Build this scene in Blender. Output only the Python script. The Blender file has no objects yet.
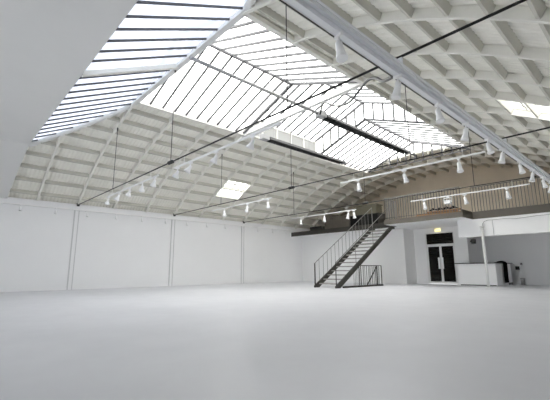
import bpy, bmesh, math, random
from mathutils import Vector, Matrix
random.seed(7)
S = bpy.context.scene
COL = S.collection

# ------------------------------------------------------------------ camera
cam_d = bpy.data.cameras.new('camera')
cam = bpy.data.objects.new('camera', cam_d)
COL.objects.link(cam)
RX = Vector((0.67941431, 0.73374008, -0.00465743))      # image right in the hall's axes
DN = Vector((-0.14146163, 0.1247543, -0.98205141))      # image down
FW = Vector((-0.71998944, 0.66787863, 0.18855592))      # viewing direction
m3 = Matrix((RX, -DN, -FW)).transposed()
cam.matrix_world = Matrix.Translation((0, 0, 0.75)) @ m3.to_4x4()
cam_d.sensor_fit = 'HORIZONTAL'
cam_d.sensor_width = 36
cam_d.lens = 361.36 / 550 * 36
cam_d.clip_start = 0.02
S.camera = cam

# ------------------------------------------------------------------ sky and exposure
SKY = 5.6
w = bpy.data.worlds.new('sky')
S.world = w
w.use_nodes = True
nt = w.node_tree
nt.nodes.clear()
wo = nt.nodes.new('ShaderNodeOutputWorld')
bg = nt.nodes.new('ShaderNodeBackground')
tc = nt.nodes.new('ShaderNodeTexCoord')
nz = nt.nodes.new('ShaderNodeTexNoise')
nz.inputs['Scale'].default_value = 2.2
nz.inputs['Detail'].default_value = 4
cr = nt.nodes.new('ShaderNodeValToRGB')
cr.color_ramp.elements[0].position = 0.38
cr.color_ramp.elements[0].color = (0.93, 0.955, 0.97, 1)
cr.color_ramp.elements[1].position = 0.62
cr.color_ramp.elements[1].color = (1.0, 0.985, 0.95, 1)
nt.links.new(tc.outputs['Generated'], nz.inputs['Vector'])
nt.links.new(nz.outputs['Fac'], cr.inputs['Fac'])
nt.links.new(cr.outputs['Color'], bg.inputs['Color'])
bg.inputs['Strength'].default_value = SKY
nt.links.new(bg.outputs['Background'], wo.inputs['Surface'])

S.view_settings.view_transform = 'Standard'
S.view_settings.look = 'None'
S.view_settings.exposure = 0.13
S.view_settings.gamma = 1.0
S.view_settings.use_curve_mapping = False
S.cycles.max_bounces = 14
S.cycles.diffuse_bounces = 10
S.cycles.transparent_max_bounces = 16
S.cycles.sample_clamp_indirect = 6

# ------------------------------------------------------------------ materials
def mat(name, col, rough=0.6, spec=0.3, metal=0.0, noise=None, bump=None, emit=None):
    m = bpy.data.materials.new(name)
    m.use_nodes = True
    n = m.node_tree
    b = n.nodes['Principled BSDF']
    b.inputs['Base Color'].default_value = (*col, 1)
    b.inputs['Roughness'].default_value = rough
    b.inputs['Specular IOR Level'].default_value = spec
    b.inputs['Metallic'].default_value = metal
    if noise or bump:
        t = n.nodes.new('ShaderNodeTexCoord')
    if noise:
        sc, amt = noise
        x = n.nodes.new('ShaderNodeTexNoise')
        x.inputs['Scale'].default_value = sc
        x.inputs['Detail'].default_value = 6
        x.inputs['Roughness'].default_value = 0.65
        r = n.nodes.new('ShaderNodeValToRGB')
        r.color_ramp.elements[0].position = 0.3
        r.color_ramp.elements[1].position = 0.7
        r.color_ramp.elements[0].color = (*[max(0, c * (1 - amt)) for c in col], 1)
        r.color_ramp.elements[1].color = (*[min(1, c * (1 + amt)) for c in col], 1)
        n.links.new(t.outputs['Object'], x.inputs['Vector'])
        n.links.new(x.outputs['Fac'], r.inputs['Fac'])
        n.links.new(r.outputs['Color'], b.inputs['Base Color'])
    if bump:
        sc, st = bump
        x = n.nodes.new('ShaderNodeTexNoise')
        x.inputs['Scale'].default_value = sc
        x.inputs['Detail'].default_value = 3
        u = n.nodes.new('ShaderNodeBump')
        u.inputs['Strength'].default_value = st
        u.inputs['Distance'].default_value = 0.01
        n.links.new(t.outputs['Object'], x.inputs['Vector'])
        n.links.new(x.outputs['Fac'], u.inputs['Height'])
        n.links.new(u.outputs['Normal'], b.inputs['Normal'])
    if emit:
        b.inputs['Emission Color'].default_value = (*emit[0], 1)
        b.inputs['Emission Strength'].default_value = emit[1]
    return m

def glass(name, tint, transmit):
    m = bpy.data.materials.new(name)
    m.use_nodes = True
    n = m.node_tree
    n.nodes.clear()
    o = n.nodes.new('ShaderNodeOutputMaterial')
    t = n.nodes.new('ShaderNodeBsdfTransparent')
    t.inputs['Color'].default_value = (*tint, 1)
    d = n.nodes.new('ShaderNodeBsdfTranslucent')
    d.inputs['Color'].default_value = (*tint, 1)
    x = n.nodes.new('ShaderNodeMixShader')
    x.inputs['Fac'].default_value = transmit
    n.links.new(d.outputs[0], x.inputs[1])
    n.links.new(t.outputs[0], x.inputs[2])
    n.links.new(x.outputs[0], o.inputs['Surface'])
    return m

def floor_mat():
    m = mat('floor_resin', (0.60, 0.605, 0.63), 0.32, 0.5)
    n = m.node_tree
    b = n.nodes['Principled BSDF']
    t = n.nodes.new('ShaderNodeTexCoord')
    a = n.nodes.new('ShaderNodeTexNoise')
    a.inputs['Scale'].default_value = 0.55
    a.inputs['Detail'].default_value = 8
    a.inputs['Roughness'].default_value = 0.6
    r = n.nodes.new('ShaderNodeValToRGB')
    r.color_ramp.elements[0].position = 0.32
    r.color_ramp.elements[1].position = 0.68
    r.color_ramp.elements[0].color = (0.575, 0.58, 0.605, 1)
    r.color_ramp.elements[1].color = (0.635, 0.64, 0.665, 1)
    n.links.new(t.outputs['Object'], a.inputs['Vector'])
    n.links.new(a.outputs['Fac'], r.inputs['Fac'])
    n.links.new(r.outputs['Color'], b.inputs['Base Color'])
    k = n.nodes.new('ShaderNodeTexNoise')
    k.inputs['Scale'].default_value = 2.5
    k.inputs['Detail'].default_value = 6
    mr = n.nodes.new('ShaderNodeMapRange')
    mr.inputs['To Min'].default_value = 0.25
    mr.inputs['To Max'].default_value = 0.42
    n.links.new(t.outputs['Object'], k.inputs['Vector'])
    n.links.new(k.outputs['Fac'], mr.inputs['Value'])
    n.links.new(mr.outputs['Result'], b.inputs['Roughness'])
    return m

def door_glass_mat():
    m = mat('dark_door_glass', (0.006, 0.006, 0.006), 0.1, 0.2)
    n = m.node_tree
    b = n.nodes['Principled BSDF']
    t = n.nodes.new('ShaderNodeTexCoord')
    v = n.nodes.new('ShaderNodeTexWave')
    v.wave_type = 'BANDS'
    v.bands_direction = 'Z'
    v.inputs['Scale'].default_value = 3.2
    r = n.nodes.new('ShaderNodeValToRGB')
    r.color_ramp.elements[0].position = 0.72
    r.color_ramp.elements[0].color = (0.004, 0.004, 0.004, 1)
    r.color_ramp.elements[1].position = 0.95
    r.color_ramp.elements[1].color = (0.03, 0.025, 0.018, 1)
    n.links.new(t.outputs['Object'], v.inputs['Vector'])
    n.links.new(v.outputs['Fac'], r.inputs['Fac'])
    n.links.new(r.outputs['Color'], b.inputs['Base Color'])
    return m

FLOOR = floor_mat()
UPST = mat('toned_down_board', (0.36, 0.36, 0.35), 0.7, 0.15)  # white upstand boards toned down to grey against blowout from the sky
POST = mat('light_grey_post_paint', (0.60, 0.60, 0.605), 0.6, 0.2)
WALL = mat('white_wall_paint', (0.84, 0.84, 0.845), 0.7, 0.2, noise=(0.6, 0.015))
WALLB = mat('white_painted_board', (0.89, 0.89, 0.89), 0.6, 0.2)
LINING = mat('off_white_plaster', (0.70, 0.70, 0.69), 0.7, 0.15, noise=(0.8, 0.02))
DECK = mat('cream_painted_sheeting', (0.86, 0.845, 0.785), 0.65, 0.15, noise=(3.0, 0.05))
PURL = mat('shade_toned_purlin', (0.56, 0.55, 0.495), 0.6, 0.2, noise=(2.0, 0.04))  # darker than the ribs, stands in for shade on the purlin sides
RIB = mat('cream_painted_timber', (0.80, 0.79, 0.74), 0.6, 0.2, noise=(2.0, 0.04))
BEAMW = mat('white_painted_steel', (0.80, 0.80, 0.785), 0.5, 0.3)
IRON = mat('dark_grey_glazing_iron', (0.10, 0.10, 0.105), 0.5, 0.3)
GLASS = glass('roof_glass', (0.98, 0.98, 0.975), 0.8)
GLASSS = glass('added_fill_glass', (0.78, 0.79, 0.80), 0.6)  # glass of the added fill opening behind the camera
GLASSH = glass('wired_roof_glass', (0.50, 0.52, 0.565), 0.6)
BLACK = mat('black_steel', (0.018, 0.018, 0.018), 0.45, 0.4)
DGREY = mat('dark_bronze_steel', (0.04, 0.037, 0.032), 0.5, 0.35)
TREAD = mat('worn_steel_tread', (0.36, 0.35, 0.33), 0.5, 0.35, noise=(9, 0.25))
RAILM = mat('grey_steel_rail', (0.17, 0.165, 0.155), 0.45, 0.4)
ALU = mat('galvanised_aluminium', (0.72, 0.735, 0.76), 0.5, 0.3, metal=0.0)
ALUL = mat('bright_aluminium', (0.82, 0.83, 0.85), 0.4, 0.4, metal=0.0)
TRACKM = mat('white_track_enamel', (0.86, 0.86, 0.85), 0.4, 0.4)
LAMPM = mat('white_lamp_enamel', (0.87, 0.87, 0.87), 0.35, 0.4)
LENS = mat('lamp_lens', (0.80, 0.80, 0.80), 0.2, 0.6)
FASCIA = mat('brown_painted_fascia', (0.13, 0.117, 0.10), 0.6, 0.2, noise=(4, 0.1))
GABLE = mat('tan_gable_boarding', (0.80, 0.73, 0.62), 0.7, 0.15, noise=(1.2, 0.05))
BOARDS = mat('brown_floor_boards', (0.27, 0.20, 0.14), 0.6, 0.2, noise=(5, 0.15))
DGLASS = door_glass_mat()
TOPM = mat('dark_grey_worktop', (0.06, 0.06, 0.06), 0.4, 0.4)
CLOTH = mat('black_cloth', (0.012, 0.012, 0.012), 0.9, 0.1, noise=(30, 0.3))
TIMBER = mat('orange_brown_timber', (0.36, 0.20, 0.09), 0.6, 0.2, noise=(6, 0.2))
OLIVE = mat('olive_crate_paint', (0.13, 0.122, 0.09), 0.6, 0.2, noise=(5, 0.08))
GREYP = mat('grey_plastic', (0.35, 0.35, 0.35), 0.5, 0.3)
EXITM = mat('lit_yellow_diffuser', (0.9, 0.8, 0.4), 0.5, 0.2, emit=((1.0, 0.83, 0.32), 1.5))

# ------------------------------------------------------------------ mesh helpers
class MB:
    def __init__(self):
        self.v = []
        self.f = []
    def quad_box(self, pts):               # 8 points: bottom ring then top ring
        i = len(self.v)
        self.v += [Vector(p) for p in pts]
        for q in ((0, 3, 2, 1), (4, 5, 6, 7), (0, 1, 5, 4), (1, 2, 6, 5), (2, 3, 7, 6), (3, 0, 4, 7)):
            self.f.append([i + k for k in q])
        return self
    def box(self, x0, x1, y0, y1, z0, z1):
        return self.quad_box([(x0, y0, z0), (x1, y0, z0), (x1, y1, z0), (x0, y1, z0),
                              (x0, y0, z1), (x1, y0, z1), (x1, y1, z1), (x0, y1, z1)])
    def bar(self, p, q, wd, dp, up=(0, 0, 1)):   # rectangular bar; wd across, dp along 'up'
        p, q, up = Vector(p), Vector(q), Vector(up)
        d = (q - p).normalized()
        s = d.cross(up).normalized()
        u = s.cross(d).normalized()
        s, u = s * wd / 2, u * dp / 2
        return self.quad_box([p - s - u, p + s - u, q + s - u, q - s - u,
                              p - s + u, p + s + u, q + s + u, q - s + u])
    def tube(self, pts, r, n=8):
        pts = [Vector(p) for p in pts]
        rr = r if isinstance(r, (list, tuple)) else [r] * len(pts)
        base = len(self.v)
        ref = None
        for k, p in enumerate(pts):
            a = pts[max(k - 1, 0)]
            b = pts[min(k + 1, len(pts) - 1)]
            d = (b - a).normalized()
            if ref is None:
                ref = Vector((0, 0, 1)) if abs(d.z) < 0.9 else Vector((1, 0, 0))
            s = d.cross(ref).normalized()
            u = s.cross(d).normalized()
            ref = u
            for j in range(n):
                t = 2 * math.pi * j / n
                self.v.append(p + (s * math.cos(t) + u * math.sin(t)) * rr[k])
        for k in range(len(pts) - 1):
            for j in range(n):
                a = base + k * n + j
                b = base + k * n + (j + 1) % n
                self.f.append([a, b, b + n, a + n])
        self.f.append([base + j for j in range(n)][::-1])
        e = base + (len(pts) - 1) * n
        self.f.append([e + j for j in range(n)])
        return self
    def lathe(self, prof, n=14, mtx=None):       # prof = [(r, z)] round the z axis
        mtx = mtx or Matrix()
        base = len(self.v)
        for r, z in prof:
            for j in range(n):
                t = 2 * math.pi * j / n
                self.v.append(mtx @ Vector((r * math.cos(t), r * math.sin(t), z)))
        for k in range(len(prof) - 1):
            for j in range(n):
                a = base + k * n + j
                b = base + k * n + (j + 1) % n
                self.f.append([a, b, b + n, a + n])
        self.f.append([base + j for j in range(n)][::-1])
        e = base + (len(prof) - 1) * n
        self.f.append([e + j for j in range(n)])
        return self
    def poly(self, pts, thick):                  # flat polygon given thickness
        pts = [Vector(p) for p in pts]
        nrm = (pts[1] - pts[0]).cross(pts[2] - pts[0]).normalized() * thick
        i = len(self.v)
        k = len(pts)
        self.v += pts + [p + nrm for p in pts]
        self.f.append([i + j for j in range(k)][::-1])
        self.f.append([i + k + j for j in range(k)])
        for j in range(k):
            b = (j + 1) % k
            self.f.append([i + j, i + b, i + k + b, i + k + j])
        return self
    def build(self, name, material, parent=None, smooth=False, bevel=0):
        me = bpy.data.meshes.new(name)
        org = Vector((0, 0, 0))
        if parent is not None and parent.get('_org'):
            org = Vector(parent['_org'])
        me.from_pydata([tuple(v - org) for v in self.v], [], self.f)
        me.materials.append(material)
        bm = bmesh.new()
        bm.from_mesh(me)
        bmesh.ops.recalc_face_normals(bm, faces=bm.faces)
        bm.to_mesh(me)
        bm.free()
        if smooth:
            for p in me.polygons:
                p.use_smooth = len(p.vertices) == 4
        o = bpy.data.objects.new(name, me)
        COL.objects.link(o)
        if bevel:
            b = o.modifiers.new('bevel', 'BEVEL')
            b.width = bevel
            b.segments = 2
            b.limit_method = 'ANGLE'
        if parent is not None:
            o.parent = parent
        return o

def tag(o, label=None, cat=None, group=None, kind=None):
    if label: o['label'] = label
    if cat: o['category'] = cat
    if group: o['group'] = group
    if kind: o['kind'] = kind
    return o
def thing(name, loc, label, cat, group=None, kind=None):
    o = bpy.data.objects.new(name, None)
    o.empty_display_size = 0.1
    COL.objects.link(o)
    o.location = loc
    o['_org'] = tuple(float(c) for c in loc)     # parts are written in hall coordinates
    return tag(o, label, cat, group, kind)
def struct(name, mb, m, label, cat, **k):
    return tag(mb.build(name, m, **k), label, cat, None, 'structure')
def copy_tree(o, parent=None):
    c = o.copy()
    COL.objects.link(c)
    if parent is not None:
        c.parent = parent
    for ch in list(o.children):
        copy_tree(ch, c)
    return c

# ------------------------------------------------------------------ hall dimensions
XC, ZC, R = -8.084, -6.833, 13.09
XL, XR = -16.27, 1.2
Y0, YG = 1.8, 21.3
R_RIB, R_DECK = 13.03, 13.20
def arc(r, deg): return (XC + r * math.sin(math.radians(deg)), ZC + r * math.cos(math.radians(deg)))
def hipz(y): return 4.92 + (y - Y0) * (6.0 - 4.92) / (4.0 - Y0)
def hipy(z): return Y0 + (z - 4.92) * (4.0 - Y0) / (6.0 - 4.92)
AL, AR = -11.25, 12.5                    # skylight eaves, in degrees on the vault
ASP = 38.85                              # springing
ribY = [4.0 + 1.43 * k for k in range(-1, 12)]
YE = 4.0 + 1.43 * 9                      # far end of the roof lights (16.87)
PUR = [11.4 + 2.86 * j for j in range(10)]
EX0, EX1, EZ, RDG = -10.65, -5.25, 5.97, (-7.95, 6.98)

# ------------------------------------------------------------------ structure: floor and walls
struct('floor', MB().box(XL - 0.2, XR + 0.2, -6.2, YG, -0.2, 0), FLOOR, 'pale grey glossy resin floor of the empty hall', 'floor')
struct('wall_left', MB().box(XL - 0.25, XL, -6.2, YG, 0, 3.42), WALL, 'long white side wall below the curved roof', 'wall')
struct('wall_right', MB().box(XR, XR + 0.2, -6.2, YG, 0, 3.3), WALL, 'white side wall beside the camera', 'wall')
NX0, NX1, NZ = -12.5, -2.5, 2.7
struct('wall_near', MB().box(XL, NX0, -6.2, -6.0, 0, 5.3).box(NX1, XR, -6.2, -6.0, 0, 5.3).box(NX0, NX1, -6.2, -6.0, NZ, 5.3).box(NX0, NX1, -6.2, -6.0, 0, 0.15), WALL, 'white end wall behind the camera', 'wall')
n = 40
g = MB()
prof = [arc(R_DECK + 0.15, -ASP - 0.4 + 2 * (ASP + 0.4) * k / n) for k in range(n + 1)]
g.poly([(XL, YG, 2.9)] + [(x, YG, z) for x, z in prof] + [(XR, YG, 3.3), (XR, YG, 2.9)], -0.2)
struct('wall_far', g, GABLE, 'tan boarded gable wall above the mezzanine', 'wall')
# under the mezzanine
struct('wall_back', MB().box(XL, -9.15, 17.5, 18.8, 0, 2.8), WALLB, 'white boxed-out wall behind the stairs under the mezzanine', 'wall')
DX0, DX1, DZ, DYW = -8.53, -7.08, 2.56, 18.6
g = MB().box(-9.15, DX0, DYW, DYW + 0.2, 0, 2.8).box(DX1, -6.5, DYW, 20.8, 0, 2.8).box(DX0, DX1, DYW, DYW + 0.2, DZ, 2.8)
struct('wall_back.001', g, WALLB, 'white wall around the dark glass doors', 'wall')
g = MB().box(-6.5, -5.08, 20.6, 20.8, 0, 2.8).box(-5.08, XR, 20.25, 20.8, 0, 2.8)
struct('wall_back.002', g, WALLB, 'shaded white wall of the bar recess', 'wall')
g = MB().box(-6.1, XR, 16.52, 16.78, 2.06, 2.8)
struct('trim_1', g, WALLB, 'deep white downstand beam over the bar recess', 'beam')
# mezzanine slab: white soffit, brown edge, boarded top
mz = thing('mezzanine', (-8, 17, 2.8), 'mezzanine deck with brown edge over the end of the hall', 'mezzanine', kind='structure')
BX0, BX1, BY, MY = -9.0, -5.45, 15.4, 16.5
MB().box(XL, XR, MY + 0.03, YG, 2.802, 2.84).box(BX0, BX1 - 0.03, BY + 0.03, MY + 0.03, 2.802, 2.84).build('soffit', WALLB, mz)
MB().box(XL, XR, MY + 0.03, YG, 2.84, 3.03).box(BX0, BX1 - 0.03, BY + 0.03, MY + 0.03, 2.84, 3.03).build('floorboards', BOARDS, mz)
MB().box(XL, BX0, MY, MY + 0.03, 2.8, 3.06).build('edge_board', DGREY, mz)
g = MB().box(BX0, BX1, BY, BY + 0.03, 2.8, 3.02)
g.box(BX1 - 0.03, BX1, BY + 0.03, MY, 2.8, 3.12).box(BX1, XR, MY, MY + 0.03, 2.8, 3.1).box(BX0 - 0.0, BX0 + 0.03, BY + 0.03, MY, 2.8, 3.02)
g.build('edge_board', FASCIA, mz)

# ------------------------------------------------------------------ structure: vaulted ceiling
ce = thing('ceiling', (XC, 10, 6.2), 'cream barrel vaulted ceiling with ribs and purlins', 'ceiling', kind='structure')
HOLES = [(9.72, 11.15)]
HA = (25.7, 31.4)
def ypts(y0, y1):
    out, y = [], y0
    k = 0
    pat = (0.0, 0.05, 0.065, 0.115)
    while True:
        yy = y0 + 0.13 * (k // 4) + pat[k % 4]
        if yy >= y1 - 0.004: break
        out.append((yy, 0.0 if k % 4 < 2 else 0.014))
        k += 1
    out.append((y1, 0.0))
    return out
def deck_patch(y0, y1, a0, a1, na):
    """corrugated sheet between two angles, na strips, with an outer skin"""
    v, f = [], []
    ys = ypts(y0, y1)
    for (yy, dr) in ys:
        for k in range(na + 1):
            lo = a0(yy) if callable(a0) else a0
            hi = a1(yy) if callable(a1) else a1
            x, z = arc(R_DECK + dr, lo + (hi - lo) * k / na)
            v.append((x, yy, z))
    nn = na + 1
    for r in range(len(ys) - 1):
        for k in range(na):
            f.append([r * nn + k, r * nn + k + 1, (r + 1) * nn + k + 1, (r + 1) * nn + k])
    return v, f
def add(mb, vf):
    i = len(mb.v)
    mb.v += [Vector(p) for p in vf[0]]
    mb.f += [[i + k for k in q] for q in vf[1]]
def hip_angle(y):
    c = (hipz(y) - ZC) / R_DECK
    return math.degrees(math.acos(min(1, c)))
g = MB()
for s, e in ((-1, -AL), (1, AR)):
    hy0, hy1 = HOLES[0]
    for (ya, yb, aa, ab, na) in ((4.0, hy0, e, ASP + 0.7, 20), (hy1, YE, e, ASP + 0.7, 20), (hy0, hy1, e, HA[0], 10), (hy0, hy1, HA[1], ASP + 0.7, 6)):
        add(g, deck_patch(ya, yb, s * aa, s * ab, na))
    add(g, deck_patch(Y0 - 0.2, 4.0, lambda y, s=s: s * hip_angle(max(y, Y0)), s * (ASP + 0.7), 14))
add(g, deck_patch(YE, YG, -ASP - 0.7, ASP + 0.7, 48))
dk = g.build('roof_sheeting', DECK, ce)
so = dk.modifiers.new('thickness', 'SOLIDIFY')
so.thickness = 0.09
so.offset = 1.0
# outward direction check: solidify along normals must go away from the hall
me = dk.data
flip = [p.index for p in me.polygons if p.normal.dot(p.center + Vector(ce['_org']) - Vector((XC, p.center.y + 10, ZC))) < 0]
if flip:
    bm = bmesh.new(); bm.from_mesh(me); bm.faces.ensure_lookup_table()
    bmesh.ops.reverse_faces(bm, faces=[bm.faces[i] for i in flip])
    bm.to_mesh(me); bm.free()

def arc_rib(y, a0, a1, wd=0.07):
    k = max(2, int(abs(a1 - a0) / 1.5))
    g = MB()
    ring = []
    for j in range(k + 1):
        a = a0 + (a1 - a0) * j / k
        xi, zi = arc(R_RIB, a)
        xo, zo = arc(R_DECK + 0.01, a)
        i = len(g.v)
        g.v += [Vector((xi, y - wd / 2, zi)), Vector((xi, y + wd / 2, zi)), Vector((xo, y + wd / 2, zo)), Vector((xo, y - wd / 2, zo))]
        ring.append(i)
    for a, b in zip(ring, ring[1:]):
        for q in range(4):
            g.f.append([a + q, a + (q + 1) % 4, b + (q + 1) % 4, b + q])
    g.f.append([ring[0] + q for q in range(4)])
    g.f.append([ring[-1] + q for q in range(4)][::-1])
    return g
for y in ribY:
    if y < 4.0 - 0.01:
        h_ = hip_angle(y)
        arc_rib(y, -ASP, -h_).build('rib', RIB, ce)
        arc_rib(y, h_, ASP).build('rib', RIB, ce)
    elif y < YE + 0.01:
        arc_rib(y, -ASP, AL).build('rib', RIB, ce)
        arc_rib(y, AR, ASP).build('rib', RIB, ce)
    else:
        arc_rib(y, -ASP, ASP).build('rib', RIB, ce)
def purlin(a, y0, y1, wd=0.06):
    ra = math.radians(a)
    up = Vector((math.sin(ra), 0, math.cos(ra)))
    rm = (R_RIB + 0.025 + R_DECK + 0.01) / 2
    x, z = arc(rm, a)
    return MB().bar((x, y0, z), (x, y1, z), wd, R_DECK + 0.01 - R_RIB - 0.025, up)
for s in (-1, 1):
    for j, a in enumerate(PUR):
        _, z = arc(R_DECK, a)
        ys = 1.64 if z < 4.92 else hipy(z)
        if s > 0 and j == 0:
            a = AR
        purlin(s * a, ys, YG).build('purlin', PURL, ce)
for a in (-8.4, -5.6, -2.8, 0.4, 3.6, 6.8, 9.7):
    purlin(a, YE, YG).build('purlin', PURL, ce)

# plain lined bay over the camera
k = 16
pl = [arc(R_RIB - 0.01, -ASP - 0.3 + (ASP + 0.3 - 26.3) * j / k) for j in range(k + 1)]
pr = [(2 * XC - x, z) for x, z in pl][::-1]
prof = pl + pr
g = MB()
for (x, z) in prof:
    t = min(1, max(0, (z - 3.38) / (4.92 - 3.38)))
    ye = 1.63 + 0.17 * t
    g.v += [Vector((x, -6.0, z)), Vector((x, ye, z)), Vector((x - (0.2 if x < XC else -0.2), ye, z + 0.3)), Vector((x - (0.2 if x < XC else -0.2), -6.0, z + 0.3))]
for j in range(len(prof) - 1):
    for q in range(4):
        g.f.append([4 * j + q, 4 * j + (q + 1) % 4, 4 * (j + 1) + (q + 1) % 4, 4 * (j + 1) + q])
g.f.append([0, 1, 2, 3])
g.f.append([4 * (len(prof) - 1) + q for q in (3, 2, 1, 0)])
ln = struct('ceiling.001', g, LINING, 'plain off-white lined ceiling of the nearest bay', 'ceiling')
struct('ceiling.002', MB().box(0.12, XR, -6.0, YG, 3.24, 3.34), LINING, 'narrow flat soffit beside the right springing', 'ceiling')

# ------------------------------------------------------------------ left wall trim
g = MB().box(XL, XL + 0.07, -6, 16.5, 3.16, 3.40)
g.box(XL + 0.07, XL + 0.09, -6, 16.5, 3.16, 3.19).box(XL + 0.07, XL + 0.09, -6, 16.5, 3.36, 3.39)
struct('trim_2', g, WALL, 'white boxed ledge along the top of the left wall', 'trim')
for i, y in enumerate((4.0, 8.29, 12.58)):
    g = MB().box(XL, XL + 0.03, y - 0.10, y - 0.06, 0, 3.16).box(XL, XL + 0.03, y + 0.07, y + 0.09, 0, 3.16)
    struct('trim_%d' % (3 + i), g, POST, ('pair of thin grey joint strips on left wall nearest the camera', 'pair of thin grey joint strips midway along the left wall', 'pair of thin grey joint strips on left wall nearest the far corner')[i], 'trim')
struct('baseboard_left', MB().box(XL, XL + 0.012, -6, 17.5, 0, 0.07), WALL, 'low white skirting along the left wall', 'skirting')

# ------------------------------------------------------------------ roof lights
def sheet(pts, name, m, par, t=0.008):
    return MB().poly(pts, t).build(name, m, par)
# near hip glazing, rising from the lined bay to the first cross beam
w1 = thing('window_1', (XC, 3, 5.4), 'sloping end roof light rising from the nearest bay', 'roof light', kind='structure')
def xlim(z): return math.sqrt((R_DECK - 0.02) ** 2 - (z - ZC) ** 2)
kk = 14
lft = [(XC - xlim(hipz(Y0 + (4 - Y0) * j / kk)), Y0 + (4 - Y0) * j / kk, hipz(Y0 + (4 - Y0) * j / kk)) for j in range(kk + 1)]
rgt = [(2 * XC - p[0], p[1], p[2]) for p in lft]
MB().poly([(p[0], p[1], p[2] + 0.03) for p in lft] + [(p[0], p[1], p[2] + 0.03) for p in rgt[::-1]], 0.008).build('pane', GLASSH, w1)
for side in (lft, rgt):
    MB().tube([(p[0], p[1], p[2] - 0.03) for p in side], 0.10, 8).build('curb', BEAMW, w1, smooth=True)
x = XC - 5.65
hn = Vector((0, -(6.0 - 4.92), (4 - Y0))).normalized()
while x < XC + 5.6:
    zt = min(6.0, math.sqrt(max(0, (R_DECK - 0.02) ** 2 - (x - XC) ** 2)) + ZC)
    if abs(x - (XC + 0.08)) > 0.2 and zt > 5.0:
        MB().bar((x, Y0, 4.92), (x, hipy(zt), zt), 0.027, 0.045, hn).build('glazing_bar', IRON, w1)
    x += 0.45
MB().bar((XC + 0.08, Y0, 4.88), (XC + 0.08, 4.0, 5.96), 0.11, 0.10, hn).build('rafter', RIB, w1)
MB().box(XC - 5.75, XC + 5.75, Y0 - 0.10, Y0 - 0.01, 4.9, 5.05).build('sill', LINING, w1)

# unseen glazed opening added behind the camera to give fill light
w7 = thing('fill_window', ((NX0 + NX1) / 2, -6.1, 0.15), 'wide glazed opening added in the unseen end wall for fill light', 'window', kind='structure')
MB().box(NX0, NX1, -6.104, -6.096, 0.15, NZ).build('pane', GLASSS, w7)
for j in range(9):
    x = NX0 + (NX1 - NX0) * j / 8
    MB().box(x - .03, x + .03, -6.14, -6.05, 0.15, NZ).build('mullion', IRON, w7)
for z in (0.17, 2.3, NZ - .03):
    MB().box(NX0, NX1, -6.13, -6.06, z - .02, z + .03).build('transom_bar', IRON, w7)

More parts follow.
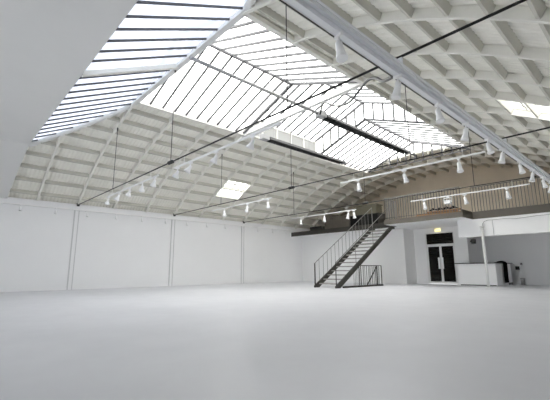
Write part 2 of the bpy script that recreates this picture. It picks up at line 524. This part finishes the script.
# cross beams between the eaves
for i, y in enumerate((4.0, 8.29)):
    g = MB().box(EX0 - 0.2, EX1 + 0.2, y - 0.07, y + 0.07, 5.90, 6.08)
    if i == 0:
        g.box(EX0 - 0.2, EX1 + 0.2, y - 0.10, y + 0.02, 6.07, 6.12)
    struct('trim_%d' % (6 + i), g, BEAMW, ('white cross beam at the near end of the ridge roof light', 'white cross beam between near and raised roof lights', 'white cross beam between raised and far roof lights')[i], 'beam')
LR = 6.98 - EZ
def roofz(x, off): return (EZ + LR * (x - EX0) / (RDG[0] - EX0) if x <= RDG[0] else EZ + LR * (EX1 - x) / (EX1 - RDG[0])) + off
def lantern(name, ya, yb, off, label, near, far):
    wn = thing(name, (RDG[0], (ya + yb) / 2, EZ), label, 'roof light', kind='structure')
    rz = RDG[1] + off
    bw = 0.055 if ya < 5 else 0.075
    E = EZ + off
    sheet([(EX0, ya, E + .03), (EX0, yb, E + .03), (RDG[0], yb, rz + .03), (RDG[0], ya, rz + .03)], 'pane', GLASS, wn)
    sheet([(EX1, yb, E + .03), (EX1, ya, E + .03), (RDG[0], ya, rz + .03), (RDG[0], yb, rz + .03)], 'pane', GLASS, wn)
    MB().bar((RDG[0], ya, rz), (RDG[0], yb, rz), 0.07, 0.09).build('ridge_bar', IRON, wn)
    MB().box(EX0 - 0.09, EX0 + 0.03, ya, yb, E - 0.07, E + 0.04).build('eave_curb', RIB, wn)
    MB().box(EX1 - 0.03, EX1 + 0.09, ya, yb, E - 0.07, E + 0.04).build('eave_curb', RIB, wn)
    k = int(round((yb - ya) / 0.41))
    for j in range(1, k):
        y = ya + (yb - ya) * j / k
        for e in (EX0, EX1):
            up = Vector((-(rz - E) / (RDG[0] - e), 0, 1))
            MB().bar((e, y, E), (RDG[0], y, rz), bw, 0.05, up).build('glazing_bar', IRON, wn)
    for y, sgn in ((ya, 1), (yb, -1)):
        for e in (EX0, EX1):
            up = Vector((-(rz - E) / (RDG[0] - e), 0, 1))
            MB().bar((e, y + sgn * .04, E), (RDG[0], y + sgn * .04, rz), 0.10, 0.07, up).build('end_rafter', IRON, wn)
    if off > 0:                                   # upstand walls of the raised part, glazed
        for e, s in ((EX0, -1), (EX1, 1)):
            MB().box(e + s * 0.02 - 0.02, e + s * 0.02 + 0.02, ya, yb, EZ, E - 0.05).build('upstand_board', UPST, wn)
            for j in range(0, 6):
                y = ya + 0.05 + (yb - ya - 0.1) * j / 5
                MB().box(e - s * .03 - 0.025, e - s * .03 + 0.025, y - 0.02, y + 0.02, EZ + 0.05, E).build('upstand_post', RIB, wn)
        for y in (ya, yb):                        # steps between the roof levels
            sheet([(EX0, y, EZ), (RDG[0], y, RDG[1]), (RDG[0], y, rz), (EX0, y, E)], 'step_pane', GLASS, wn)
            sheet([(RDG[0], y, RDG[1]), (EX1, y, EZ), (EX1, y, E), (RDG[0], y, rz)], 'step_pane', GLASS, wn)
            for j in range(0, 13):
                x = EX0 + (EX1 - EX0) * j / 12
                MB().box(x - .035, x + .035, y - .02, y + .02, roofz(x, 0), roofz(x, off)).build('step_bar', IRON, wn)
    for y, on in ((ya, near), (yb, far)):
        if on:                                    # triangular gable end
            sheet([(EX0, y, EZ), (EX1, y, EZ), (RDG[0], y, rz)], 'gable_pane', GLASS, wn)
            for j in range(1, 12):
                x = EX0 + (EX1 - EX0) * j / 12
                MB().box(x - .03, x + .03, y - .02, y + .02, EZ, roofz(x, off)).build('gable_bar', IRON, wn)
            MB().box(EX0, EX1, y - .02, y + .02, EZ - .02, EZ + .03).build('gable_sill', IRON, wn)
    return wn
lantern('window_2', 4.0, 8.24, 0.0, 'ridge roof light nearest the camera', True, False)
lantern('window_3', 8.29, 12.53, 0.72, 'raised middle section of the ridge roof light', False, False)
lantern('window_4', 12.58, YE, 0.0, 'far section of the ridge roof light before the mezzanine', False, True)
for nm, s, lab in (('window_5', -1, 'small roof window low in the left curve of the vault'), ('window_6', 1, 'small roof window low in the right curve of the vault')):
    a0, a1 = s * HA[0], s * HA[1]
    y0, y1 = HOLES[0]
    p0, p1 = arc(R_DECK + .05, a0), arc(R_DECK + .05, a1)
    wn = thing(nm, ((p0[0] + p1[0]) / 2, 10.4, (p0[1] + p1[1]) / 2), lab, 'roof window', kind='structure')
    up = Vector((math.sin(math.radians(s * 28.55)), 0, math.cos(math.radians(s * 28.55))))
    g = MB()
    ps = [(p0[0], y0, p0[1]), (p0[0], y1, p0[1]), (p1[0], y1, p1[1]), (p1[0], y0, p1[1])]
    g.poly(ps, 0.008)
    g.build('pane', GLASS, wn)
    for t in (0.03, 0.25, 0.5, 0.75, 0.97):
        y = y0 + (y1 - y0) * t
        MB().bar((p0[0], y, p0[1] - .02), (p1[0], y, p1[1] - .02), 0.06, 0.05, up).build('glazing_bar', RIB, wn)
    pm = [(p0[0] + (p1[0] - p0[0]) * .28, p0[1] + (p1[1] - p0[1]) * .28)]
    for (x, z) in pm:
        MB().bar((x, y0, z - .02), (x, y1, z - .02), 0.06, 0.05, up).build('cross_bar', RIB, wn)

# ------------------------------------------------------------------ tie rods
TIES = [4.0, 8.29, 12.58]
TZ = 3.39
tl = ['black tie rod nearest the camera, above the first white track',
      'black tie rod second from the camera, above the middle white track',
      'thin black tie rod farthest from the camera, nearest the mezzanine']
for y, lab in zip(TIES, tl):
    t = thing('tie_rod', (XC, y, TZ), lab, 'tie rod', 'tie rods across the hall')
    MB().tube([(XL + 0.05, y, TZ), (0.1, y, TZ)], 0.017, 8).build('rod', BLACK, t, smooth=True)
    MB().box(XL + 0.04, XL + 0.13, y - .05, y + .05, TZ - .06, TZ + .06).build('wall_plate', BLACK, t)
    for x in (-12.2, -8.14, -4.0):
        zt = math.sqrt(R_RIB ** 2 - (x - XC) ** 2) + ZC if x != -8.14 else 5.95
        MB().tube([(x, y, TZ), (x, y, zt)], 0.009, 6).build('hanger', BLACK, t)
        MB().tube([(x, y, zt - 0.10), (x, y, zt)], 0.022, 6).build('hanger_clip', BLACK, t)
    MB().tube([(-8.29, y, TZ), (-8.24, y, TZ), (-8.04, y, TZ), (-7.99, y, TZ)], [0.02, .048, .048, .02], 10).build('turnbuckle', BLACK, t, smooth=True)

# ------------------------------------------------------------------ lighting tracks across the hall
TRZ = 3.17
tr = [(-12.7, -8.8, 4.0, 'left piece of white lighting track under the nearest tie rod'),
      (-7.9, -4.15, 4.0, 'middle piece of white lighting track under the nearest tie rod'),
      (-12.9, -9.1, 8.29, 'left piece of white lighting track under the second tie rod'),
      (-6.15, -2.35, 8.29, 'right piece of white lighting track under the second tie rod'),
      (-12.4, -8.6, 12.58, 'left piece of white lighting track under the farthest tie rod'),
      (-6.2, -2.5, 12.58, 'right piece of white lighting track in front of the mezzanine railing')]
for x0, x1, y, lab in tr:
    t = thing('lighting_track', ((x0 + x1) / 2, y, TRZ), lab, 'lighting track', 'white lighting tracks')
    MB().box(x0, x1, y - .018, y + .018, TRZ, TRZ + .035).build('rail', TRACKM, t)
    for f_ in (0.12, 0.88):
        x = x0 + (x1 - x0) * f_
        MB().tube([(x, y, TRZ + .03), (x, y, TZ - .015)], 0.008, 6).build('hanger', TRACKM, t)
# track along the left wall
wt = thing('lighting_track', (XL + .3, 9, 3.14), 'long white lighting track along the top of the left wall', 'lighting track', 'white lighting tracks')
MB().box(XL + 0.29, XL + 0.325, 0.2, 18.9, 3.13, 3.165).build('rail', TRACKM, wt)
for y in (0.6, 4.3, 8.6, 12.9, 15.8):
    MB().box(XL, XL + 0.30, y - .012, y + .012, 3.14, 3.16).build('bracket', TRACKM, wt)
MB().box(XL, XL + 0.30, 18.4, 18.43, 3.14, 3.16).build('bracket', TRACKM, wt)

# ------------------------------------------------------------------ spotlights
def spotlight(name='spotlight'):
    """hangs from its origin; the head looks along local -x when tilted"""
    root = bpy.data.objects.new(name, None)
    root.empty_display_size = 0.05
    COL.objects.link(root)
    MB().box(-.05, .05, -.016, .016, -.035, 0).build('adapter', LAMPM, root)
    MB().tube([(0, 0, -.03), (0, 0, -.11)], 0.012, 8).build('stem', LAMPM, root)
    tl = Matrix.Translation((0, 0, -.11)) @ Matrix.Rotation(math.radians(TILT[name]), 4, 'Y')
    g = MB()
    if name == 'spotlight':
        g.lathe([(.012, .03), (.034, .02), (.038, -.06), (.045, -.11), (.058, -.155), (.058, -.175), (.048, -.175)], 14, tl)
    else:
        g.lathe([(.015, .03), (.03, .02), (.034, -.03), (.052, -.07), (.078, -.12), (.082, -.145), (.070, -.145)], 16, tl)
    h = g.build('head', LAMPM, root, smooth=True)
    zz, rr = (-.172, .047) if name == 'spotlight' else (-.142, .069)
    MB().lathe([(rr, zz), (rr * .6, zz + .004), (.002, zz + .006)][::-1], 14, tl).build('lens', LENS, root)
    return root
TILT = {'spotlight': 12, 'bell_spotlight': 32}
cyl = spotlight('spotlight')
bell = spotlight('bell_spotlight')
used = set()
ORD = ['first', 'second', 'third', 'fourth', 'fifth', 'sixth', 'seventh', 'eighth', 'ninth', 'tenth', 'eleventh', 'twelfth', 'thirteenth', 'fourteenth', 'fifteenth', 'sixteenth']
def put(src, loc, rz, label, group, sc=1.0):
    if src.name not in used:
        used.add(src.name)
        o = src
    else:
        o = copy_tree(src)
    o.location = loc
    o.rotation_euler = (0, 0, rz)
    o.scale = (sc, sc, sc)
    return tag(o, label, 'spotlight', group)
for i, x in enumerate((-12.55, -11.6, -10.7, -9.8, -9.0)):
    put(bell, (x, 4.0, TRZ), (0.1, 0.5, 0.2, -0.3, 0.1)[i], 'white bell spotlight, %s from left on left track under nearest tie rod' % ORD[i], 'spotlights under the nearest tie rod')
for i, x in enumerate((-7.75, -7.15, -6.1, -4.9)):
    put(bell, (x, 4.0, TRZ), (0.2, 0.9, 0.2, 0.2)[i], 'white bell spotlight, %s from left on middle track under nearest tie rod' % ORD[i], 'spotlights under the nearest tie rod')
for i, x in enumerate((-11.95, -10.45, -9.3)):
    put(cyl, (x, 8.29, TRZ), (2.6, 0.6, 2.9)[i], 'white can spotlight, %s from left on left track under second tie rod' % ORD[i], 'spotlights under the second tie rod', 1.15)
for i, x in enumerate((-5.55, -4.2, -2.9)):
    put(cyl, (x, 8.29, TRZ), (2.6, 3.4, 2.2)[i], 'white can spotlight, %s from left on right track under second tie rod' % ORD[i], 'spotlights under the second tie rod', 1.15)
for i, x in enumerate((-11.75, -10.3, -9.0, -8.72)):
    put(cyl, (x, 12.58, TRZ), (2.6, 2.0, 0.6, 2.9)[i], 'white spotlight, %s from left on left track under farthest tie rod' % ORD[i], 'spotlights under the farthest tie rod', 1.2)
for i, x in enumerate((-5.7, -4.33, -3.1)):
    put(cyl, (x, 12.58, TRZ), (2.6, 3.4, 2.4)[i], 'white can spotlight, %s from left in front of mezzanine railing' % ORD[i], 'spotlights under the farthest tie rod', 1.2)
# one square floodlight with a yoke on the same track
fl = thing('floodlight', (-4.88, 12.58, TRZ), 'white square floodlight with yoke between two can spotlights before mezzanine railing', 'floodlight')
MB().box(-4.93, -4.83, 12.565, 12.595, TRZ - .04, TRZ).build('adapter', LAMPM, fl)
g = MB().box(-5.02, -4.74, 12.57, 12.59, TRZ - .06, TRZ - .04).box(-5.02, -5.0, 12.57, 12.59, TRZ - .2, TRZ - .04).box(-4.76, -4.74, 12.57, 12.59, TRZ - .2, TRZ - .04)
g.build('yoke', LAMPM, fl)
MB().quad_box([(-4.98, 12.5, TRZ - .26), (-4.78, 12.5, TRZ - .26), (-4.80, 12.64, TRZ - .26), (-4.96, 12.64, TRZ - .26),
               (-4.99, 12.5, TRZ - .13), (-4.77, 12.5, TRZ - .13), (-4.80, 12.66, TRZ - .15), (-4.96, 12.66, TRZ - .15)]).build('head', LAMPM, fl, bevel=.01)
for i in range(16):
    y = 18.0 - 1.14 * i
    if y < 1.5: break
    put(cyl, (XL + 0.31, y, 3.13), math.pi + 0.0, 'small white wall spotlight, %s from mezzanine along the left wall' % ORD[i], 'spotlights along the left wall', 0.8)

# ------------------------------------------------------------------ long aluminium channel with its own spotlights
ct = thing('cable_channel', (-2.0, 8, 3.1), 'long grey aluminium cable channel hung below the right side of the vault', 'cable channel')
g = MB().box(-2.045, -1.915, 0.5, 16.4, 3.175, 3.225).box(-1.915, -1.90, 0.5, 16.4, 3.15, 3.24).box(-2.06, -2.045, 0.5, 16.4, 3.15, 3.24)
g.build('channel', ALU, ct)
MB().box(-1.90, -1.887, 0.5, 16.4, 3.19, 3.208).build('edge_strip', ALUL, ct)
MB().box(-2.02, -1.96, 0.5, 16.4, 3.12, 3.174).build('light_rail', ALUL, ct)
MB().tube([(-2.07, 0.5, 3.145), (-2.07, 16.4, 3.145)], 0.007, 6).build('cable', BLACK, ct)
for y in TIES:
    MB().box(-2.06, -1.94, y - .015, y + .015, 3.225, TZ - .018).build('hanger', ALU, ct)
for i in range(10):
    y = (2.75, 3.94, 5.09, 6.16, 7.23, 8.1, 9.34, 10.44, 11.5, 12.42, 13.5)[i]
    put(cyl, (-1.99, y, 3.12), (2.9, 0.4, 2.5, 0.2, 2.8, .5, 2.7, .3, 2.9, .4, 2.6)[i], 'white spotlight under the long aluminium channel, %s from the camera' % ORD[i], 'spotlights under the aluminium channel', 1.05)

# ------------------------------------------------------------------ gas heaters under the ridge
def heater(xc, ya, yb, z, label):
    t = thing('radiant_heater', (xc, (ya + yb) / 2, z), label, 'heater', 'black radiant tube heaters')
    pr = [(-.15, -.05), (-.10, .06), (.10, .06), (.15, -.05), (.14, -.05), (.095, .048), (-.095, .048), (-.14, -.05)]
    g = MB()
    kx = len(pr)
    g.v += [Vector((xc + a, ya, z + b)) for a, b in pr] + [Vector((xc + a, yb, z + b)) for a, b in pr]
    for j in range(kx):
        b = (j + 1) % kx
        g.f.append([j, b, kx + b, kx + j])
    for q in ((0, 1, 6, 7), (1, 2, 5, 6), (2, 3, 4, 5)):
        g.f.append([i for i in q][::-1])
        g.f.append([kx + i for i in q])
    g.build('reflector', BLACK, t)
    MB().tube([(xc - .055, ya, z - .01), (xc - .055, yb - .1, z - .01), (xc - .02, yb - .03, z - .01), (xc + .02, yb - .03, z - .01), (xc + .055, yb - .1, z - .01), (xc + .055, ya, z - .01)], 0.034, 8).build('burner_tube', BLACK, t, smooth=True)
    MB().box(xc - .12, xc + .12, ya - .32, ya - .02, z - .08, z + .10).build('burner_box', GREYP, t, bevel=.012)
    MB().box(xc - .12, xc + .12, yb + .01, yb + .10, z - .06, z + .07).build('end_cap', GREYP, t, bevel=.01)
    for f_ in (0.06, 0.5, 0.94):
        y = ya + (yb - ya) * f_
        off = 0.72 if 8.29 < y < 12.53 else 0
        MB().tube([(xc, y, z + .055), (xc, y, roofz(xc, off) - .01)], 0.007, 5).build('suspension_wire', GREYP, t)
    return t
heater(-9.3, 8.3, 12.75, 5.4, 'black radiant tube heater left of ridge, lower of the two')
heater(-6.67, 8.3, 13.55, 5.4, 'black radiant tube heater right of ridge, at the end of the gas pipe')
gp = thing('gas_pipe', (-6.67, 6, 5.42), 'grey gas pipe leading to the right radiant heater', 'pipe')
MB().tube([(-6.67, 3.62, 5.42), (-6.67, 7.96, 5.42)], 0.045, 10).build('pipe', GREYP, gp, smooth=True)
for y in (4.4, 6.0, 7.4):
    MB().tube([(-6.67, y, 5.46), (-6.67, y, roofz(-6.67, 0) - .01)], 0.007, 5).build('suspension_wire', GREYP, gp)
tp = MB().tube([(-6.67, 13.66, 5.42), (-6.67, 14.3, 5.42)], 0.03, 8).tube([(-6.67, 14.3, 5.30), (-6.67, 14.3, 5.46)], .05, 8)
tag(tp.build('flue_pipe', BLACK), 'short black flue stub at the far end of the right heater', 'pipe')
def camray(u, v, Y):
    d = RX * (u - 275) + DN * (v - 200) + FW * 361.36
    return Vector((0, 0, .75)) + d * (Y / d.y)
hose = [Vector((-6.60, 8.0, 5.36))] + [camray(*p) for p in ((324, 103, 7.6), (335, 106, 7.1), (348, 103, 6.5), (358, 92, 5.9), (367, 81, 5.35), (375, 78, 4.9), (383, 81, 4.5))] + [Vector((-2.09, 4.05, 3.2))]
sm = []
for i in range(len(hose) - 1):
    p0, p1, p2, p3 = hose[max(i - 1, 0)], hose[i], hose[i + 1], hose[min(i + 2, len(hose) - 1)]
    for s in range(5):
        t = s / 5
        sm.append(0.5 * ((2 * p1) + (p2 - p0) * t + (2 * p0 - 5 * p1 + 4 * p2 - p3) * t * t + (3 * p1 - p0 - 3 * p2 + p3) * t ** 3))
sm.append(hose[-1])
tag(MB().tube(sm, 0.026, 6).build('power_cable', BLACK, smooth=True), 'looping black cable from the right heater over to the aluminium channel', 'cable')

# ------------------------------------------------------------------ staircase
SX0, SX1, SYA, SYB, SZ = -10.22, -9.12, 11.75, 16.25, 2.82
st = thing('staircase', ((SX0 + SX1) / 2, SYA, 0), 'dark steel open-riser staircase up to the mezzanine', 'staircase')
sl = SZ / (SYB - SYA)
def sy(z): return SYA + z / sl
for x in (SX0, SX1):
    g = MB()
    for a in (0,):
        pts = [(SYA - 0.05, 0), (SYA + 0.22, 0), (SYB + 0.10, SZ - 0.13), (SYB + 0.28, SZ - 0.13), (SYB + 0.28, SZ + .02), (SYB - 0.02, SZ + .02), (SYA - 0.05, 0.08)]
        g.poly([(x - .03, p[0], p[1]) for p in pts], 0.06)
    g.build('stringer', DGREY, st)
NT = 15
for i in range(1, NT + 1):
    z = SZ * i / (NT + 1)
    y = sy(z)
    MB().box(SX0 + .03, SX1 - .03, y - .06, y + .23, z - .045, z).build('tread', TREAD, st)
MB().box(SX0 - .10, SX1 + .16, SYB + .0, MY - .002, SZ - .035, SZ).build('landing', DGREY, st)
def rail_line(x, name, par, zoff, r, m, y0=SYA, y1=SYB):
    return MB().tube([(x, y0, (y0 - SYA) * sl + zoff), (x, y1, (y1 - SYA) * sl + zoff)], r, 8).build(name, m, par, smooth=True)
for x in (SX0, SX1):
    rail_line(x, 'handrail', st, 1.0, 0.014, RAILM, SYA, SYB + .1)
    MB().tube([(x, SYA, 0), (x, SYA, 1.0)], 0.028 if x == SX0 else .02, 8).build('newel_post', DGREY, st)
    MB().tube([(x, SYB + .1, SZ), (x, SYB + .1, SZ + 1.05)], 0.02, 8).build('newel_post', RAILM, st)
nb = 16
for i in range(1, nb):
    y = SYA + (SYB - SYA) * i / nb
    z = (y - SYA) * sl
    MB().tube([(SX0, y, z + .05), (SX0, y, z + 1.0)], 0.009, 6).build('baluster', RAILM, st)
for i in (5, 10):
    y = SYA + (SYB - SYA) * i / nb
    z = (y - SYA) * sl
    MB().tube([(SX1, y, z + .05), (SX1, y, z + 1.0)], 0.011, 6).build('baluster', RAILM, st)

# guard rail round the basement steps under the staircase
GX = -9.05
gr = thing('guard_railing', (GX, 14, 0), 'low dark steel guard railing round basement steps beside the staircase foot', 'railing')
MB().tube([(GX, 13.2, .90), (GX, 15.0, .90)], 0.014, 6).build('top_rail', DGREY, gr)
MB().box(GX - .04, GX + .04, 12.1, 15.05, 0, .07).build('kerb', DGREY, gr)
MB().tube([(GX, 15.0, .90), (GX - .55, 15.0, .90), (GX - 1.1, 15.0, .90)], 0.014, 6).build('top_rail', DGREY, gr)
for y in (13.25, 14.62, 15.0):
    MB().tube([(GX, y, 0.0), (GX, y, .90)], 0.022, 8).build('post', DGREY, gr)
MB().tube([(GX - 1.1, 15.0, 0.0), (GX - 1.1, 15.0, .90)], 0.022, 8).build('post', DGREY, gr)
for i in range(1, 12):
    y = 13.25 + (14.95 - 13.25) * i / 12
    MB().tube([(GX, y, .06), (GX, y, .90)], 0.008, 6).build('baluster', DGREY, gr)
for i in range(1, 5):
    y = 12.75 + .1 * i
    MB().tube([(GX, y, .06), (GX, y, .85)], 0.007, 6).build('baluster', DGREY, gr)
for i in range(1, 7):
    x = GX - 1.1 * i / 7
    MB().tube([(x, 15.0, 0.0), (x, 15.0, .90)], 0.008, 6).build('baluster', DGREY, gr)
MB().tube([(GX - .03, 14.7, .88), (GX - .03, 13.85, .06)], 0.026, 8).build('sloping_handrail', DGREY, gr)

# ------------------------------------------------------------------ mezzanine balustrades
def balustrade(runs, z0, z1, gap, label, loc):
    t = thing('balustrade', loc, label, 'balustrade', 'mezzanine balustrades')
    for (p, q) in runs:
        p, q = Vector((*p, 0)), Vector((*q, 0))
        L = (q - p).length
        MB().tube([p + Vector((0, 0, z1)), q + Vector((0, 0, z1))], 0.02, 8).build('top_rail', RAILM, t)
        MB().tube([p + Vector((0, 0, z0 + .08)), q + Vector((0, 0, z0 + .08))], 0.012, 6).build('bottom_rail', DGREY, t)
        k = max(2, int(L / gap))
        for j in range(k + 1):
            c = p + (q - p) * j / k
            MB().box(c.x - .009, c.x + .009, c.y - .015, c.y + .015, z0, z1).build('baluster', RAILM, t)
balustrade([((BX0 + .05, BY + .06), (BX1 - .05, BY + .06)), ((BX0 + .05, BY + .06), (BX0 + .05, MY))], 3.03, 4.05, 0.115, 'slatted steel balustrade on the projecting left part of mezzanine', (-7.2, BY, 3.03))
balustrade([((BX1, MY + .06), (XR - 1.0, MY + .06))], 3.03, 4.17, 0.115, 'slatted steel balustrade on the set-back right part of mezzanine', (-3, MY, 3.03))

# ------------------------------------------------------------------ things stored on the mezzanine, and an added shade panel
def stored(name, b, m, label, cat, bev=.01):
    return tag(MB().box(*b).build(name, m, bevel=bev), label, cat)
pk = thing('plank_stack', (-6.4, 15.75, 3.03), 'orange-brown timber planks lying behind the left mezzanine balustrade', 'planks')
for i, (x0, x1, y0, z0) in enumerate(((-7.5, -5.6, 15.55, 3.03), (-7.3, -5.55, 15.7, 3.03), (-7.45, -5.7, 15.6, 3.09), (-7.0, -5.6, 15.62, 3.15))):
    MB().box(x0, x1, y0, y0 + .14, z0, z0 + .055).build('plank', TIMBER, pk)
g = MB()
nx, ny = 14, 6
for i in range(nx + 1):
    for j in range(ny + 1):
        x = -6.9 + 1.15 * i / nx
        y = 15.6 + .2 * j / ny
        h_ = .04 + .09 * abs(math.sin(i * .9)) * math.sin(math.pi * (j + .5) / (ny + 1)) + .03 * random.random()
        g.v.append(Vector((x, y, 3.205 + h_)))
for i in range(nx):
    for j in range(ny):
        a = i * (ny + 1) + j
        g.f.append([a, a + 1, a + ny + 2, a + ny + 1])
tp = g.build('tarpaulin', CLOTH, smooth=True)
sd = tp.modifiers.new('thickness', 'SOLIDIFY'); sd.thickness = .03; sd.offset = -1
tag(tp, 'crumpled black tarpaulin on top of the mezzanine planks', 'tarpaulin')
cb = thing('storage_cabinet', (-11.2, 17.4, 3.03), 'black storage cabinet on the mezzanine behind the stair head', 'cabinet')
MB().box(-12.2, -10.35, 17.2, 17.9, 3.03, 3.74).build('body', BLACK, cb, bevel=.01)
MB().box(-12.15, -11.3, 17.185, 17.2, 3.08, 3.70).build('door', CLOTH, cb)
MB().box(-11.26, -10.4, 17.185, 17.2, 3.08, 3.70).build('door', CLOTH, cb)
cr_ = thing('wooden_crate', (-11.2, 17.4, 3.75), 'olive crate on top of the black mezzanine cabinet', 'crate')
MB().box(-11.85, -10.5, 17.25, 17.85, 3.745, 4.2).build('body', OLIVE, cr_, bevel=.01)
MB().box(-11.9, -10.45, 17.22, 17.88, 4.2, 4.26).build('lid', OLIVE, cr_)
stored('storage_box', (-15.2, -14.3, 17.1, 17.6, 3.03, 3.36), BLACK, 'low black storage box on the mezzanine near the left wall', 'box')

tag(MB().box(-14.2, -12.35, 17.35, 17.42, 3.03, 3.85).build('shade_panel', FASCIA, bevel=.008), 'brown panel added as shade on the mezzanine left of the black cabinet', 'panel')  # dark panel added to stand in for the shaded end of the vault

# ------------------------------------------------------------------ glass doors
d1 = thing('door_1', ((DX0 + DX1) / 2, DYW, 0), 'white framed double glass doors with dark panes and transom', 'door', kind='structure')
F = DYW - 0.02
g = MB().box(DX0, DX0 + .05, F, DYW + .1, 0, DZ).box(DX1 - .05, DX1, F, DYW + .1, 0, DZ).box(DX0 + .05, DX1 - .05, F, DYW + .1, DZ - .05, DZ).box(DX0 + .05, DX1 - .05, F, DYW + .1, 1.91, 1.98)
g.build('door_frame', BEAMW, d1)
MB().box(DX0 + .05, DX1 - .05, DYW + .02, DYW + .04, 1.98, DZ - .05).build('transom_pane', DGLASS, d1)
xm = (DX0 + DX1) / 2
for (a, b, s) in ((DX0 + .05, xm - .005, 1), (xm + .005, DX1 - .05, -1)):
    lf = MB().box(a, a + .05, F + .01, DYW + .05, .01, 1.91).box(b - .05, b, F + .01, DYW + .05, .01, 1.91).box(a + .05, b - .05, F + .01, DYW + .05, 1.85, 1.91).box(a + .05, b - .05, F + .01, DYW + .05, .01, .12).build('door_leaf', BEAMW, d1)
    lf['_org'] = d1['_org']
    MB().box(a + .05, b - .05, DYW + .015, DYW + .03, .12, 1.85).build('pane', DGLASS, lf)
    hx = b - .08 if s > 0 else a + .08
    hg = MB().box(hx - .04, hx + .04, F - .07, F - .04, .74, 1.30)
    hg.box(hx - .015, hx + .015, F - .04, F + .012, .88, .92).box(hx - .015, hx + .015, F - .04, F + .012, 1.22, 1.26)
    hg.build('door_handle', LAMPM, lf)
ex = thing('emergency_light', (-7.84, DYW, 2.66), 'glowing yellow emergency light above the dark glass doors', 'emergency light')
MB().box(-8.0, -7.68, DYW - .04, DYW - .002, 2.60, 2.74).build('base', LAMPM, ex)
MB().box(-7.98, -7.70, DYW - .09, DYW - .04, 2.61, 2.73).build('diffuser', EXITM, ex, bevel=.01)

# ------------------------------------------------------------------ bar counter and its surroundings
bc = thing('bar_counter', (-5.8, 18.4, 0), 'white bar counter with dark worktop in the recess behind the column', 'counter')
MB().box(-6.72, -5.18, 17.8, 18.45, .0, .96).box(-5.78, -5.18, 18.45, 20.0, 0, .96).build('body', WALLB, bc)
MB().box(-6.88, -5.13, 17.74, 18.5, .96, 1.0).box(-5.83, -5.13, 18.5, 20.15, .96, 1.0).build('worktop', TOPM, bc)
MB().box(-5.18, -5.165, 19.4, 20.0, .0, .10).box(-6.68, -5.22, 17.785, 17.8, 0, .04).build('plinth', TOPM, bc)
g = MB()
path = [(-5.48, 1.02), (-5.28, 1.03), (-5.13, 1.025), (-5.10, .97), (-5.10, .7), (-5.11, .4), (-5.10, .12)]
for (x, z) in path:
    for j in range(9):
        y = 18.62 + .58 * j / 8
        g.v.append(Vector((x + .012 * math.sin(j * 2.1), y, z + (.01 * math.sin(j * 3) if z > 1 else 0))))
for a in range(len(path) - 1):
    for j in range(8):
        i = a * 9 + j
        g.f.append([i, i + 1, i + 10, i + 9])
cl = g.build('draped_cloth', CLOTH, smooth=True)
sd = cl.modifiers.new('thickness', 'SOLIDIFY'); sd.thickness = .012; sd.offset = 0
tag(cl, 'long black cloth hanging over the end of the bar counter', 'cloth')
g = MB()
g.lathe([(.05, 0), (.20, .0), (.24, .03), (.21, .07), (.12, .10), (.04, .115)], 14, Matrix.Translation((-5.43, 19.55, 1.0)) @ Matrix.Diagonal((.8, 1.2, .85, 1)))
tag(g.build('black_bag', CLOTH, smooth=True), 'slumped black bag on the bar worktop beside the hanging cloth', 'bag')

cm = thing('column', (-5.1, 16.38, 0), 'slim round white column in front of the bar counter', 'column')
MB().tube([(-5.1, 16.38, 0), (-5.1, 16.38, 2.45)], 0.05, 16).build('shaft', BEAMW, cm, smooth=True)
MB().lathe([(.11, 0), (.11, .012), (.065, .02)], 16, Matrix.Translation((-5.1, 16.38, 0))).build('base_plate', BEAMW, cm)
MB().lathe([(.065, 2.43), (.09, 2.45), (.09, 2.47)], 16, Matrix.Translation((-5.1, 16.38, 0))).build('cap', BEAMW, cm)
cd = [(-5.12, 16.47, 2.35), (-5.1, 16.47, 2.55), (-5.02, 16.47, 2.66), (-4.88, 16.47, 2.70), (-4.3, 16.47, 2.70), (-3.9, 16.47, 2.66), (-3.2, 16.47, 2.70), (0.4, 16.47, 2.72)]
tag(MB().tube(cd, 0.012, 6).build('conduit_pipe', GREYP, smooth=True), 'thin grey conduit bending along the white beam from the column', 'pipe')
tag(MB().tube([(-4.72, 16.49, 2.69), (-4.72, 16.49, 2.08)], 0.008, 6).build('hanging_wire', GREYP), 'thin wire dropping down the white beam right of the column', 'wire')
sp = thing('wall_speaker', (-6.4, 19.0, 2.1), 'small dark wall speaker high on the left side of the bar recess', 'speaker')
MB().box(-6.498, -6.44, 18.97, 19.03, 2.02, 2.08).build('bracket', BLACK, sp)
MB().box(-6.44, -6.28, 18.90, 19.10, 1.93, 2.14).build('cabinet', DGREY, sp, bevel=.012)
MB().box(-6.285, -6.27, 18.92, 19.08, 1.95, 2.12).build('grille', BLACK, sp)
wb = thing('wall_socket', (-4.96, 20.24, .76), 'black wall socket box right of the bar counter', 'socket')
MB().box(-5.04, -4.88, 20.16, 20.248, .68, .84).build('box', BLACK, wb, bevel=.01)
MB().box(-5.0, -4.92, 20.15, 20.16, .72, .80).build('socket_face', DGREY, wb)
sw = thing('light_switch', (-4.8, 20.24, .95), 'small grey light switch above the black wall socket', 'switch')
MB().box(-4.84, -4.76, 20.22, 20.248, .90, 1.0).build('plate', GREYP, sw)
MB().box(-4.815, -4.785, 20.21, 20.22, .93, .97).build('rocker', DGREY, sw)
bn = thing('waste_bin', (-4.78, 20.08, 0), 'small grey waste bin on the floor under the wall socket', 'bin')
MB().lathe([(.07, 0), (.08, .0), (.10, .27), (.085, .27)], 14, Matrix.Translation((-4.78, 20.08, 0))).build('body', GREYP, bn, smooth=True)
MB().lathe([(.095, .27), (.106, .275), (.106, .295), (.08, .30)], 14, Matrix.Translation((-4.78, 20.08, 0))).build('rim', GREYP, bn, smooth=True)

for o in bpy.data.objects:
    if '_org' in o:
        del o['_org']
